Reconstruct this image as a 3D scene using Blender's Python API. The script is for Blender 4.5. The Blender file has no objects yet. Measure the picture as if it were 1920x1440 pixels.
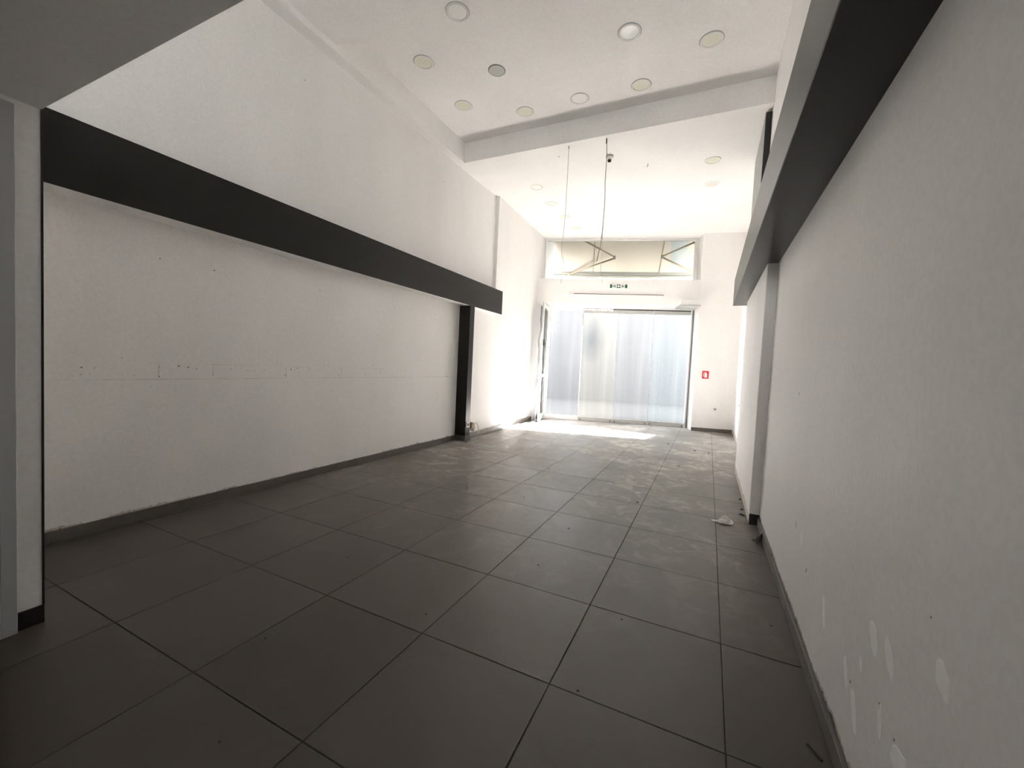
import bpy, bmesh, math, random
from mathutils import Vector, Matrix
random.seed(7)
sc = bpy.context.scene
COL = sc.collection

# ------------------------------------------------------------------ camera
F_PX = 773.405
CAM = Vector((1.67464, -1.46060, 1.20759))
YAW, PITCH, ROLL = -0.443331, -0.045227, 0.048121
d = Vector((math.sin(YAW)*math.cos(PITCH), math.cos(YAW)*math.cos(PITCH), math.sin(PITCH)))
r0 = Vector((math.cos(YAW), -math.sin(YAW), 0)); u0 = r0.cross(d)
r = r0*math.cos(ROLL) + u0*math.sin(ROLL); u = -r0*math.sin(ROLL) + u0*math.cos(ROLL)
cam_data = bpy.data.cameras.new('camera'); cam = bpy.data.objects.new('camera', cam_data); COL.objects.link(cam)
cam_data.sensor_width = 36.0; cam_data.lens = F_PX/1920*36.0; cam_data.clip_start = 0.02
cam.matrix_world = Matrix(((r.x, u.x, -d.x, CAM.x), (r.y, u.y, -d.y, CAM.y), (r.z, u.z, -d.z, CAM.z), (0, 0, 0, 1)))
sc.camera = cam

# ------------------------------------------------------------------ sky, sun, exposure
SUN_E, SKY_S, EXPOSURE = 35.0, 1.6, 3.82
w = bpy.data.worlds.new('sky'); sc.world = w; w.use_nodes = True
nt = w.node_tree; nt.nodes.clear()
wo = nt.nodes.new('ShaderNodeOutputWorld'); bg = nt.nodes.new('ShaderNodeBackground')
sky = nt.nodes.new('ShaderNodeTexSky'); sky.sky_type = 'HOSEK_WILKIE'; sky.turbidity = 6.0; sky.ground_albedo = 0.5
mx = nt.nodes.new('ShaderNodeMix'); mx.data_type = 'RGBA'; mx.inputs[0].default_value = 0.86
nt.links.new(sky.outputs[0], mx.inputs[6]); mx.inputs[7].default_value = (0.985, 0.985, 0.985, 1)
nt.links.new(mx.outputs[2], bg.inputs[0]); bg.inputs[1].default_value = SKY_S; nt.links.new(bg.outputs[0], wo.inputs[0])
SUN_H = Vector((-0.197, -0.980, 0)).normalized(); SUN_EL = math.radians(43.9)
SUN_D = Vector((SUN_H.x*math.cos(SUN_EL), SUN_H.y*math.cos(SUN_EL), -math.sin(SUN_EL)))
sky.sun_direction = (-SUN_D.x, -SUN_D.y, -SUN_D.z)
sl = bpy.data.lights.new('sun', 'SUN'); so = bpy.data.objects.new('sun', sl); COL.objects.link(so)
sl.energy = SUN_E; sl.angle = math.radians(0.5); sl.color = (1.0, 0.985, 0.972)
so.location = (6, 20, 20); so.rotation_euler = SUN_D.to_track_quat('-Z', 'Y').to_euler()
vs = sc.view_settings
vs.view_transform = 'Standard'; vs.look = 'None'; vs.gamma = 1.0; vs.exposure = EXPOSURE; vs.use_curve_mapping = False
cy = sc.cycles
cy.max_bounces = 18; cy.diffuse_bounces = 14; cy.glossy_bounces = 5; cy.transmission_bounces = 8; cy.transparent_max_bounces = 16
cy.sample_clamp_indirect = 12.0; cy.caustics_reflective = False; cy.caustics_refractive = False
cy.use_denoising = True
try: cy.denoiser = 'OPENIMAGEDENOISE'
except Exception: pass

# ------------------------------------------------------------------ materials
def nd(t, ty, **kw):
    n = t.nodes.new(ty)
    for k, v in kw.items(): setattr(n, k, v)
    return n
def base(name, col, rough=0.6, spec=0.5, metal=0.0):
    m = bpy.data.materials.new(name); m.use_nodes = True
    b = m.node_tree.nodes['Principled BSDF']
    b.inputs['Base Color'].default_value = (*col, 1); b.inputs['Roughness'].default_value = rough
    b.inputs['Specular IOR Level'].default_value = spec; b.inputs['Metallic'].default_value = metal
    return m, m.node_tree, b
def noise(t, vec, scale, detail=3, rough=0.55, dist=0.0):
    n = nd(t, 'ShaderNodeTexNoise'); n.inputs['Scale'].default_value = scale; n.inputs['Detail'].default_value = detail
    n.inputs['Roughness'].default_value = rough; n.inputs['Distortion'].default_value = dist
    if vec is not None: t.links.new(vec, n.inputs['Vector'])
    return n.outputs['Fac']
def ramp(t, fac, a, b, ca=(0, 0, 0, 1), cb=(1, 1, 1, 1)):
    n = nd(t, 'ShaderNodeValToRGB'); e = n.color_ramp.elements
    e[0].position = a; e[0].color = ca; e[1].position = b; e[1].color = cb
    t.links.new(fac, n.inputs[0]); return n.outputs[0]
def mixc(t, fac, a, b, bt='MIX'):
    n = nd(t, 'ShaderNodeMix'); n.data_type = 'RGBA'; n.blend_type = bt
    for s, v in ((0, fac), (6, a), (7, b)):
        if isinstance(v, (int, float)): n.inputs[s].default_value = v
        elif isinstance(v, tuple): n.inputs[s].default_value = v if len(v) == 4 else (*v, 1)
        else: t.links.new(v, n.inputs[s])
    return n.outputs[2]
def mth(t, op, a, b=None, clamp=False):
    n = nd(t, 'ShaderNodeMath'); n.operation = op; n.use_clamp = clamp
    for i, v in enumerate((a, b)):
        if v is None: continue
        if isinstance(v, (int, float)): n.inputs[i].default_value = v
        else: t.links.new(v, n.inputs[i])
    return n.outputs[0]
def mapping(t, vec, scale=(1, 1, 1), loc=(0, 0, 0)):
    n = nd(t, 'ShaderNodeMapping'); n.inputs['Scale'].default_value = scale; n.inputs['Location'].default_value = loc
    t.links.new(vec, n.inputs['Vector']); return n.outputs[0]
def pos(t): return nd(t, 'ShaderNodeNewGeometry').outputs['Position']
def bump(t, b, h, strength, dist=0.002):
    n = nd(t, 'ShaderNodeBump'); n.inputs['Strength'].default_value = strength; n.inputs['Distance'].default_value = dist
    t.links.new(h, n.inputs['Height']); t.links.new(n.outputs[0], b.inputs['Normal'])
def simple(name, col, rough=0.5, spec=0.5, metal=0.0, var=0.06, scale=9.0):
    m, t, b = base(name, col, rough, spec, metal)
    p = nd(t, 'ShaderNodeTexCoord').outputs['Object']
    f = noise(t, p, scale)
    lo = tuple(c*(1-var) for c in col); hi = tuple(min(1, c*(1+var)) for c in col)
    t.links.new(mixc(t, f, lo, hi), b.inputs['Base Color'])
    return m

def wall_mat(name, col, chips=True, seam=False, dark=True):
    m, t, b = base(name, col, 0.62, 0.35)
    p = pos(t)
    big = noise(t, mapping(t, p, (0.9, 0.9, 0.35)), 1.6, 4)
    c = mixc(t, ramp(t, big, 0.3, 0.75), tuple(x*0.955 for x in col), tuple(min(1, x*1.03) for x in col))
    fine = noise(t, p, 55, 2)
    c = mixc(t, 0.05, c, ramp(t, fine, 0.35, 0.65), 'MULTIPLY')
    z = nd(t, 'ShaderNodeSeparateXYZ'); t.links.new(p, z.inputs[0])
    if seam:                                   # a hairline board joint at about one metre
        dz = mth(t, 'ABSOLUTE', mth(t, 'SUBTRACT', z.outputs[2], 0.988))
        ln = mth(t, 'LESS_THAN', dz, 0.0022)
        ln = mth(t, 'MULTIPLY', ln, ramp(t, noise(t, p, 3.0, 3), 0.35, 0.6))
        c = mixc(t, mth(t, 'MULTIPLY', ln, 0.45), c, (0.34, 0.30, 0.27))
        band = mth(t, 'LESS_THAN', mth(t, 'ABSOLUTE', mth(t, 'SUBTRACT', z.outputs[2], 1.07)), 0.07)
        sp = ramp(t, noise(t, p, 42, 1), 0.72, 0.76)
        c = mixc(t, mth(t, 'MULTIPLY', mth(t, 'MULTIPLY', band, sp), 0.5), c, (0.33, 0.24, 0.2))
    if chips:                                  # paint and plaster knocked off just above the skirting
        h = mth(t, 'ADD', 0.052, mth(t, 'MULTIPLY', noise(t, mapping(t, p, (6, 6, 3)), 1.0, 5, 0.75), 0.115))
        hi = mth(t, 'LESS_THAN', z.outputs[2], mth(t, 'SUBTRACT', h, 0.028))
        c = mixc(t, mth(t, 'MULTIPLY', hi, 0.8), c, (0.50, 0.42, 0.36))
        dk = mth(t, 'LESS_THAN', z.outputs[2], mth(t, 'SUBTRACT', h, 0.044))
        if dark: c = mixc(t, mth(t, 'MULTIPLY', dk, 0.9), c, (0.06, 0.05, 0.045))
    t.links.new(c, b.inputs['Base Color'])
    bump(t, b, noise(t, p, 120, 2), 0.05, 0.001)
    return m
M = {}
WALL = (0.885, 0.872, 0.862)
M['wall'] = wall_mat('painted_plaster', WALL, False)
M['wall_chip'] = wall_mat('painted_plaster_chipped', WALL, True, True)
M['wall_chip2'] = wall_mat('painted_plaster_chipped_plain', WALL, True, False)
M['wall_right'] = wall_mat('painted_plaster_right', tuple(c*0.94 for c in WALL), True, False)
M['wall_chip3'] = wall_mat('painted_plaster_ragged_foot', WALL, True, False, False)
M['ceiling'] = wall_mat('ceiling_paint', (0.90, 0.89, 0.883), False)
M['black'] = simple('charcoal_paint', (0.019, 0.0182, 0.017), 0.32, 0.18, var=0.12, scale=5)
M['black_edge'] = simple('black_bead', (0.008, 0.008, 0.009), 0.5)
M['skirt'] = simple('skirting_tile', (0.125, 0.113, 0.103), 0.45, var=0.18, scale=7)
M['skirt_lit'] = simple('skirting_tile_lit', (0.27, 0.245, 0.225), 0.55, var=0.2, scale=7)  # lighter copy of the skirting colour, daylight painted in
M['skirt_black'] = simple('black_skirting', (0.014, 0.012, 0.012), 0.45)
M['grout'] = simple('grout', (0.055, 0.047, 0.042), 0.9, 0.2, var=0.3, scale=20)
M['white'] = simple('white_plastic', (0.82, 0.81, 0.79), 0.35, var=0.02)
M['alu_white'] = simple('white_lacquered_aluminium', (0.80, 0.79, 0.77), 0.35, var=0.04)
M['alu'] = simple('brushed_aluminium', (0.50, 0.50, 0.49), 0.42, metal=0.35, var=0.08, scale=14)
M['dark'] = simple('dark_gap', (0.03, 0.026, 0.024), 0.7)
M['brown'] = simple('dark_brown_slot', (0.10, 0.045, 0.035), 0.6)
M['diff_y'] = simple('yellowed_diffuser', (0.77, 0.765, 0.655), 0.3, var=0.03)
M['diff_w'] = simple('white_diffuser', (0.88, 0.885, 0.875), 0.3, var=0.02)
M['diff_g'] = simple('grey_diffuser', (0.52, 0.53, 0.52), 0.3, var=0.03)
M['diff_d'] = simple('dull_diffuser', (0.72, 0.715, 0.675), 0.35, var=0.03)
M['ring_g'] = simple('glass_ring', (0.76, 0.78, 0.775), 0.15, var=0.03)
M['ring'] = simple('white_ring', (0.84, 0.83, 0.80), 0.35, var=0.02)
M['wire'] = simple('grey_wire', (0.22, 0.19, 0.16), 0.5)
M['wire_thin'] = simple('thin_wire', (0.36, 0.33, 0.29), 0.5)
M['beige'] = simple('aged_beige_plastic', (0.55, 0.50, 0.40), 0.4)
M['panel_grey'] = simple('grey_board', (0.30, 0.30, 0.285), 0.5)
M['frame_grey'] = simple('blue_grey_frame', (0.43, 0.45, 0.45), 0.45, var=0.04)
M['maroon'] = simple('dark_maroon_panel', (0.02, 0.008, 0.008), 0.25)
M['red'] = simple('sign_red', (0.62, 0.012, 0.035), 0.4, var=0.02)
M['green'] = simple('sign_green', (0.004, 0.115, 0.062), 0.4, var=0.05)
M['sign_dark'] = simple('sign_dark_green', (0.02, 0.07, 0.05), 0.4)
M['sign_white'] = simple('sign_white', (0.86, 0.88, 0.86), 0.4, var=0.02)
M['paper'] = simple('crumpled_paper', (0.82, 0.80, 0.77), 0.7, var=0.05)
M['crumb'] = simple('dark_crumb', (0.045, 0.035, 0.03), 0.8, var=0.3, scale=60)
M['filler'] = simple('white_filler', (0.97, 0.965, 0.95), 0.8, var=0.05, scale=30)
M['pencil'] = simple('pencil_mark', (0.64, 0.59, 0.55), 0.8)
M['hole'] = simple('drill_hole_mark', (0.25, 0.19, 0.16), 0.9)
M['mark'] = simple('scuff_mark', (0.36, 0.31, 0.27), 0.8)
M['arm'] = simple('awning_arm_paint', (0.14, 0.105, 0.064), 0.4)
M['arm_white'] = simple('awning_joint', (0.16, 0.15, 0.13), 0.4)
M['bar'] = simple('awning_bar_paint', (0.16, 0.155, 0.135), 0.4)
M['pvc'] = simple('white_pipe', (0.80, 0.77, 0.73), 0.4)
M['foam'] = simple('brown_foam', (0.33, 0.25, 0.15), 0.9, var=0.3, scale=60)
M['bare'] = simple('bare_plaster', (0.62, 0.52, 0.41), 0.9, var=0.1)
M['outside_wall'] = simple('street_render', (0.100, 0.100, 0.1005), 0.9, 0.0, var=0.05, scale=0.3)
M['pavement'] = simple('pavement_concrete', (0.090, 0.089, 0.088), 0.9, 0.0, var=0.05, scale=2)
M['roof'] = simple('roof_tiles', (0.42, 0.20, 0.13), 0.9, 0.2)

def tile_mat():
    m, t, b = base('floor_tile', (0.30, 0.27, 0.25), 0.42, 0.5)
    p = pos(t)
    tc = nd(t, 'ShaderNodeTexCoord').outputs['Object']
    oi = nd(t, 'ShaderNodeObjectInfo').outputs['Random']
    n = nd(t, 'ShaderNodeVectorMath'); n.operation = 'SCALE'; n.inputs[0].default_value = (31, 17, 5); t.links.new(oi, n.inputs['Scale'])
    n2 = nd(t, 'ShaderNodeVectorMath'); n2.operation = 'ADD'; t.links.new(tc, n2.inputs[0]); t.links.new(n.outputs[0], n2.inputs[1])
    v = n2.outputs[0]
    c = mixc(t, ramp(t, noise(t, v, 3.2, 5, 0.6), 0.3, 0.72), (0.056, 0.045, 0.036), (0.074, 0.061, 0.050))
    c = mixc(t, ramp(t, noise(t, v, 38, 3), 0.30, 0.75), c, (0.064, 0.052, 0.042), 'MIX')
    c = mixc(t, mth(t, 'MULTIPLY', oi, 0.10), c, (0.19, 0.175, 0.16))
    # dust trodden over the middle of the room plus painted door glare, and darker foot marks
    s = nd(t, 'ShaderNodeSeparateXYZ'); t.links.new(p, s.inputs[0])
    far = ramp(t, mth(t, 'DIVIDE', s.outputs[1], 7.0), 0.04, 0.55)
    dust_and_glare = ramp(t, noise(t, mapping(t, p, (1, 0.8, 1)), 1.3, 4, 0.6), 0.30, 0.58)
    swirl = ramp(t, noise(t, p, 5.0, 7, 0.72, 0.9), 0.48, 0.66)
    dm = mth(t, 'MULTIPLY', mth(t, 'MULTIPLY', far, dust_and_glare), mth(t, 'ADD', 0.44, mth(t, 'MULTIPLY', swirl, 0.85)))
    c = mixc(t, dm, c, (0.46, 0.43, 0.395))
    dirt = mth(t, 'MULTIPLY', ramp(t, noise(t, p, 2.1, 2), 0.60, 0.74), ramp(t, noise(t, p, 17, 5, 0.7, 1.0), 0.52, 0.68))
    c = mixc(t, mth(t, 'MULTIPLY', dirt, 0.7), c, (0.03, 0.044, 0.039))
    t.links.new(c, b.inputs['Base Color'])
    t.links.new(mth(t, 'ADD', 0.36, mth(t, 'MULTIPLY', dm, 0.5)), b.inputs['Roughness'])
    bump(t, b, noise(t, v, 90, 3), 0.06, 0.001)
    return m
M['tile'] = tile_mat()

def glass_mat(name, tint, film, film_col=(0.9, 0.9, 0.9), outside_shape_tint=None):
    m = bpy.data.materials.new(name); m.use_nodes = True; t = m.node_tree; t.nodes.clear()
    out = nd(t, 'ShaderNodeOutputMaterial'); tr = nd(t, 'ShaderNodeBsdfTransparent'); tl = nd(t, 'ShaderNodeBsdfTranslucent')
    df = nd(t, 'ShaderNodeBsdfDiffuse'); gl = nd(t, 'ShaderNodeBsdfGlossy'); gl.inputs['Roughness'].default_value = 0.08
    tr.inputs[0].default_value = (*tint, 1); tl.inputs[0].default_value = (*film_col, 1); df.inputs[0].default_value = (*film_col, 1)
    p = nd(t, 'ShaderNodeTexCoord').outputs['Object']
    streak = ramp(t, noise(t, mapping(t, p, (9, 9, 0.25)), 1.0, 3), 0.25, 0.8)
    if name.startswith('hazy'):
        lo = tuple(x*0.86 for x in tint)
        tc = mixc(t, streak, lo, tint)
        if outside_shape_tint:
            vm = nd(t, 'ShaderNodeVectorMath'); vm.operation = 'DISTANCE'
            t.links.new(mapping(t, p, outside_shape_tint[1]), vm.inputs[0]); vm.inputs[1].default_value = tuple(a*b for a, b in zip(outside_shape_tint[0], outside_shape_tint[1]))
            k = ramp(t, vm.outputs['Value'], 0.0, 1.0, (0.76, 0.79, 0.83, 1), (1, 1, 1, 1))
            tc = mixc(t, 1.0, tc, k, 'MULTIPLY')
        t.links.new(tc, tr.inputs[0])
    m1 = nd(t, 'ShaderNodeMixShader'); m2 = nd(t, 'ShaderNodeMixShader'); m3 = nd(t, 'ShaderNodeMixShader')
    m1.inputs[0].default_value = 0.35; t.links.new(tl.outputs[0], m1.inputs[1]); t.links.new(df.outputs[0], m1.inputs[2])
    m2.inputs[0].default_value = film; t.links.new(tr.outputs[0], m2.inputs[1]); t.links.new(m1.outputs[0], m2.inputs[2])
    lw = nd(t, 'ShaderNodeFresnel'); lw.inputs[0].default_value = 1.14
    t.links.new(lw.outputs[0], m3.inputs[0]); t.links.new(m2.outputs[0], m3.inputs[1]); t.links.new(gl.outputs[0], m3.inputs[2])
    t.links.new(m3.outputs[0], out.inputs[0])
    return m
M['glass1'] = glass_mat('hazy_pane_grey', (0.86, 0.87, 0.885), 0.0)
M['glass2'] = glass_mat('hazy_pane_warm', (0.93, 0.925, 0.90), 0.0, outside_shape_tint=((-0.18, 0.0, 1.88), (3.2, 0.0, 1.7)))  # blob of tint stands in for a blurred dark shape outside
M['glass3'] = glass_mat('hazy_pane_white', (0.88, 0.89, 0.90), 0.0)
M['glass4'] = glass_mat('hazy_pane_cool', (0.885, 0.92, 0.94), 0.0)
M['glass_clear'] = glass_mat('clear_pane', (0.95, 0.96, 0.95), 0.0)
M['plastic'] = glass_mat('plastic_film', (0.90, 0.92, 0.94), 0.62, (0.92, 0.93, 0.95))

def fabric_mat(name, col, tr=0.5):
    m = bpy.data.materials.new(name); m.use_nodes = True; t = m.node_tree; t.nodes.clear()
    out = nd(t, 'ShaderNodeOutputMaterial'); tl = nd(t, 'ShaderNodeBsdfTranslucent'); df = nd(t, 'ShaderNodeBsdfDiffuse')
    p = nd(t, 'ShaderNodeTexCoord').outputs['Object']
    f = ramp(t, noise(t, mapping(t, p, (7, 0.5, 0.5)), 1.0, 3), 0.3, 0.75)
    c = mixc(t, f, tuple(x*0.95 for x in col), col)
    t.links.new(c, tl.inputs[0]); t.links.new(c, df.inputs[0])
    mxs = nd(t, 'ShaderNodeMixShader'); mxs.inputs[0].default_value = tr
    t.links.new(df.outputs[0], mxs.inputs[1]); t.links.new(tl.outputs[0], mxs.inputs[2]); t.links.new(mxs.outputs[0], out.inputs[0])
    return m
M['fabric'] = fabric_mat('awning_fabric', (0.295, 0.264, 0.222), 0.002)
M['shadow_patch'] = fabric_mat('awning_shadow_tint', (0.225, 0.238, 0.230), 0.002)

# ------------------------------------------------------------------ builders
def tag(o, label=None, cat=None, group=None, kind=None):
    if label: o['label'] = label
    if cat: o['category'] = cat
    if group: o['group'] = group
    if kind: o['kind'] = kind
    return o
def empty(name, loc=(0, 0, 0), rz=0.0):
    o = bpy.data.objects.new(name, None); COL.objects.link(o); o.location = loc; o.rotation_euler = (0, 0, rz)
    o.empty_display_size = 0.05
    return o
class MB:
    def __init__(s): s.v = []; s.f = []; s.mi = []
    def add(s, vs_, fs, mi=0):
        n = len(s.v); s.v += [tuple(x) for x in vs_]; s.f += [tuple(i+n for i in f) for f in fs]; s.mi += [mi]*len(fs); return s
    def hexa(s, c, mi=0):          # 8 corners: bottom 0-3 ccw, top 4-7
        return s.add(c, [(0, 3, 2, 1), (4, 5, 6, 7), (0, 1, 5, 4), (1, 2, 6, 5), (2, 3, 7, 6), (3, 0, 4, 7)], mi)
    def box(s, x0, x1, y0, y1, z0, z1, mi=0):
        return s.hexa([(x0, y0, z0), (x1, y0, z0), (x1, y1, z0), (x0, y1, z0), (x0, y0, z1), (x1, y0, z1), (x1, y1, z1), (x0, y1, z1)], mi)
    def prism(s, poly, z0, z1, mi=0):          # plan polygon, ccw
        n = len(poly)
        vs_ = [(x, y, z0) for x, y in poly] + [(x, y, z1) for x, y in poly]
        return s.add(vs_, [tuple(reversed(range(n))), tuple(range(n, 2*n))] + [(i, (i+1) % n, n+(i+1) % n, n+i) for i in range(n)], mi)
    def tube(s, pts, rad, seg=8, mi=0, cap=True):
        P = [Vector(p) for p in pts]; rings = []
        a = Vector((0, 0, 1)) if abs((P[1]-P[0]).normalized().z) < 0.9 else Vector((1, 0, 0))
        for i, p in enumerate(P):
            tdir = (P[min(i+1, len(P)-1)]-P[max(i-1, 0)]).normalized()
            e1 = tdir.cross(a).normalized(); e2 = tdir.cross(e1).normalized()
            rr = rad[i] if isinstance(rad, (list, tuple)) else rad
            rings.append([p+(e1*math.cos(2*math.pi*k/seg)+e2*math.sin(2*math.pi*k/seg))*rr for k in range(seg)])
        vs_ = [v for rg in rings for v in rg]; fs = []
        for i in range(len(P)-1):
            for k in range(seg):
                fs.append((i*seg+k, i*seg+(k+1) % seg, (i+1)*seg+(k+1) % seg, (i+1)*seg+k))
        if cap: fs += [tuple(range(seg)), tuple(reversed(range((len(P)-1)*seg, len(P)*seg)))]
        return s.add(vs_, fs, mi)
    def lathe(s, prof, c=(0, 0, 0), seg=32, mi=0):          # (radius, z) pairs about a vertical axis
        n = len(prof); vs_ = []
        for k in range(seg):
            a = 2*math.pi*k/seg
            vs_ += [(c[0]+r_*math.cos(a), c[1]+r_*math.sin(a), c[2]+z_) for r_, z_ in prof]
        fs = [(k*n+i, ((k+1) % seg)*n+i, ((k+1) % seg)*n+i+1, k*n+i+1) for k in range(seg) for i in range(n-1)]
        return s.add(vs_, fs, mi)
    def build(s, name, mats, parent=None, origin=None, bevel=0.0, smooth=False, **kw):
        if not isinstance(mats, (list, tuple)): mats = [mats]
        me = bpy.data.meshes.new(name)
        if origin is None:
            origin = Vector((0, 0, 0)) if parent is not None else Vector(((min(v[0] for v in s.v)+max(v[0] for v in s.v))/2, (min(v[1] for v in s.v)+max(v[1] for v in s.v))/2, min(v[2] for v in s.v)))
        origin = Vector(origin)
        me.from_pydata([Vector(v)-origin for v in s.v], [], s.f); me.update()
        for m in mats: me.materials.append(m)
        me.polygons.foreach_set('material_index', s.mi)
        bm = bmesh.new(); bm.from_mesh(me)
        bmesh.ops.recalc_face_normals(bm, faces=bm.faces)
        if bevel: bmesh.ops.bevel(bm, geom=[e for e in bm.edges if len(e.link_faces) == 2 and e.calc_face_angle(0) > 0.5], offset=bevel, segments=1, affect='EDGES', profile=0.5)
        bm.to_mesh(me); bm.free()
        if smooth: me.polygons.foreach_set('use_smooth', [True]*len(me.polygons))
        o = bpy.data.objects.new(name, me); COL.objects.link(o); o.location = origin
        if parent is not None: o.parent = parent
        return o
def struct(o, label=None): return tag(o, label, None, None, 'structure')
def child(mb, name, mats, parent, **kw):          # world-space shape under a parent that is not rotated
    kw.setdefault('origin', parent.location)
    o = mb.build(name, mats, None, **kw); o.parent = parent; o.location = (0, 0, 0)
    return o

# facade frame: s along the shop front, o outwards from the door plane, z up
FA = math.radians(15.5); P0 = Vector((-0.265, 8.087, 0)); D0 = Vector((math.cos(FA), math.sin(FA), 0)); N0 = Vector((-math.sin(FA), math.cos(FA), 0))
def F(s, o, z): return P0 + D0*s + N0*o + Vector((0, 0, z))
class FB(MB):
    def fbox(self, s0, s1, o0, o1, z0, z1, mi=0):
        return self.hexa([F(s0, o0, z0), F(s1, o0, z0), F(s1, o1, z0), F(s0, o1, z0), F(s0, o0, z1), F(s1, o0, z1), F(s1, o1, z1), F(s0, o1, z1)], mi)
def Lb(o, s0, s1, o0, o1, z0, z1):          # box in a local frame (parent already turned by FA)
    return o.box(s0, s1, o0, o1, z0, z1)

# ------------------------------------------------------------------ floor
XL, XR = -1.85, 2.12
fl = MB().prism([(-2.0, -3.4), (2.3, -3.4), (2.3, 8.85), (1.2, 8.62), (-2.0, 7.66)], -0.10, -0.003).build('floor', M['grout'], origin=(0, 0, -0.003))
struct(fl, 'grey floor laid with large square ceramic tiles')
G = 0.0040
cache = {}
def inside(x, y):          # clear floor of the room
    return True
def clip(poly, a, b, c):          # keep a*x+b*y<=c
    out = []
    for i in range(len(poly)):
        p, q = poly[i], poly[(i+1) % len(poly)]
        dp, dq = a*p[0]+b*p[1]-c, a*q[0]+b*q[1]-c
        if dp <= 0: out.append(p)
        if dp*dq < 0:
            k = dp/(dp-dq); out.append((p[0]+(q[0]-p[0])*k, p[1]+(q[1]-p[1])*k))
    return out
ROOMS = [(-0.865, 2.12, -3.38, -0.742), (-1.85, 2.12, -0.742, 2.42), (-1.85, 2.05, 2.42, 4.40), (-1.92, 2.2, 4.40, 9.0)]
cF = N0.dot(P0)
for j in range(-6, 15):
    for i in range(-4, 4):
        x0, x1, y0, y1 = i*0.6+G/2, (i+1)*0.6-G/2, j*0.6+G/2, (j+1)*0.6-G/2
        poly = [(x0, y0), (x1, y0), (x1, y1), (x0, y1)]
        lo, hi = XL+0.001, (2.119 if y0 < 4.2 else 2.199)
        if y1 < -0.7: lo = -0.864
        poly = clip(poly, -1, 0, -lo) or poly; poly = clip(poly, 1, 0, hi)
        if poly: poly = clip(poly, N0.x, N0.y, cF-0.02)
        if not poly or len(poly) < 3: continue
        xs = [p[0] for p in poly]; ys = [p[1] for p in poly]
        if max(xs)-min(xs) < 0.02 or max(ys)-min(ys) < 0.02: continue
        cx, cy_ = (min(xs)+max(xs))/2, (min(ys)+max(ys))/2
        key = tuple((round(p[0]-cx, 3), round(p[1]-cy_, 3)) for p in poly)
        if key not in cache:
            t_ = MB().prism([(p[0]-cx, p[1]-cy_) for p in poly], -0.003, 0.0).build('tile', M['tile'], fl, origin=(0, 0, 0), bevel=0.0012)
            cache[key] = t_.data
        else:
            t_ = bpy.data.objects.new('tile', cache[key]); COL.objects.link(t_); t_.parent = fl
        t_.location = (cx, cy_, 0.003 + random.uniform(-0.0003, 0.0003))

# ------------------------------------------------------------------ walls
LF0, LF1 = (-1.79, 4.98), (-1.935, 7.70)          # far part of the left wall
wl = MB().box(-2.05, XL, -3.4, 4.98, 0, 4.7).build('wall_left', M['wall_chip'])
struct(wl, 'long off-white left wall with pencil marks and knocked plaster above the skirting')
mb = MB().prism([LF0, LF1, (-1.99, 8.3), (-2.3, 8.3), (-2.3, 4.98)], 0, 5.6)
mb.box(-1.95, -1.79, 4.06, 4.985, 0, 2.10)
wlf = struct(mb.build('wall_left_far', M['wall_chip2']), 'off-white left wall stretch between the black post and the glass front')
struct(MB().box(-1.85, -0.865, -3.4, -0.742, 0, 2.162).build('wall_left_near', M['wall']), 'off-white wall corner at the left edge under the low ceiling')
wr = MB().box(XR, 2.5, -3.4, 4.40, 0, 4.7).build('wall_right', M['wall_right'])
struct(wr, 'off-white right wall with white filler patches low down')
wp = MB().box(2.045, 2.2, 2.42, 4.40, 0, 2.13).build('wall_right_pier', M['wall_chip3'], bevel=0.004)
struct(wp, 'narrow projecting wall strip under the right black beam')
wrf = struct(MB().box(2.2, 2.5, 4.40, 8.6, 0, 4.7).build('wall_right_far', M['wall_chip3']), 'right wall stretch beyond the beam end')
YB = -3.4
mb = MB()
for x0, x1, z0, z1 in ((-2.05, 1.05, 0, 2.85), (1.45, 2.5, 0, 2.85), (1.05, 1.45, 2.02, 2.85), (1.05, 1.45, 0, 1.2), (-2.05, 2.5, 3.85, 4.8), (-2.05, -0.05, 2.85, 3.85), (1.05, 2.5, 2.85, 3.85)):
    mb.box(x0, x1, YB-0.2, YB, z0, z1)
struct(mb.build('wall_back', M['wall']), 'plain back wall behind the viewpoint with openings for two added windows')
def glazed(name, x0, x1, z0, z1, label):
    o = struct(empty(name, ((x0+x1)/2, YB-0.1, z0)), label)
    for a, b, c, e in ((x0, x1, z0, z0+0.05), (x0, x1, z1-0.05, z1), (x0, x0+0.05, z0+0.05, z1-0.05), (x1-0.05, x1, z0+0.05, z1-0.05), ((x0+x1)/2-0.025, (x0+x1)/2+0.025, z0+0.05, z1-0.05)):
        child(MB().box(a, b, YB-0.13, YB-0.07, c, e), 'frame_bar', M['alu_white'], o)
    child(MB().box(x0+0.05, x1-0.05, YB-0.104, YB-0.096, z0+0.05, z1-0.05), 'pane', M['glass_clear'], o)
glazed('fill_window_upper', -0.05, 1.05, 2.85, 3.85, 'added window of the upper rear floor for fill daylight')  # unseen upper opening, added to bring fill daylight from behind
glazed('fill_window_low', 1.05, 1.45, 1.2, 2.02, 'small added fill-light window behind the viewpoint')  # added out of view to brighten the near end of the room
struct(MB().box(-9, 9, -16, YB-0.2, -0.2, -0.05).build('ground_rear', M['pavement']), 'yard paving outside the added rear windows')
P1 = F(1.62, -0.392, 0); P2 = F(2.52, -0.444, 0)
wf = MB().prism([(P1.x, P1.y), (P2.x, P2.y), tuple(F(2.55, 0.3, 0))[:2], tuple(F(1.62, 0.3, 0))[:2]], 0, 5.6).build('wall_front_right', M['wall'])
struct(wf, 'off-white wall right of the glass doors with the red fire sign')
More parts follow.
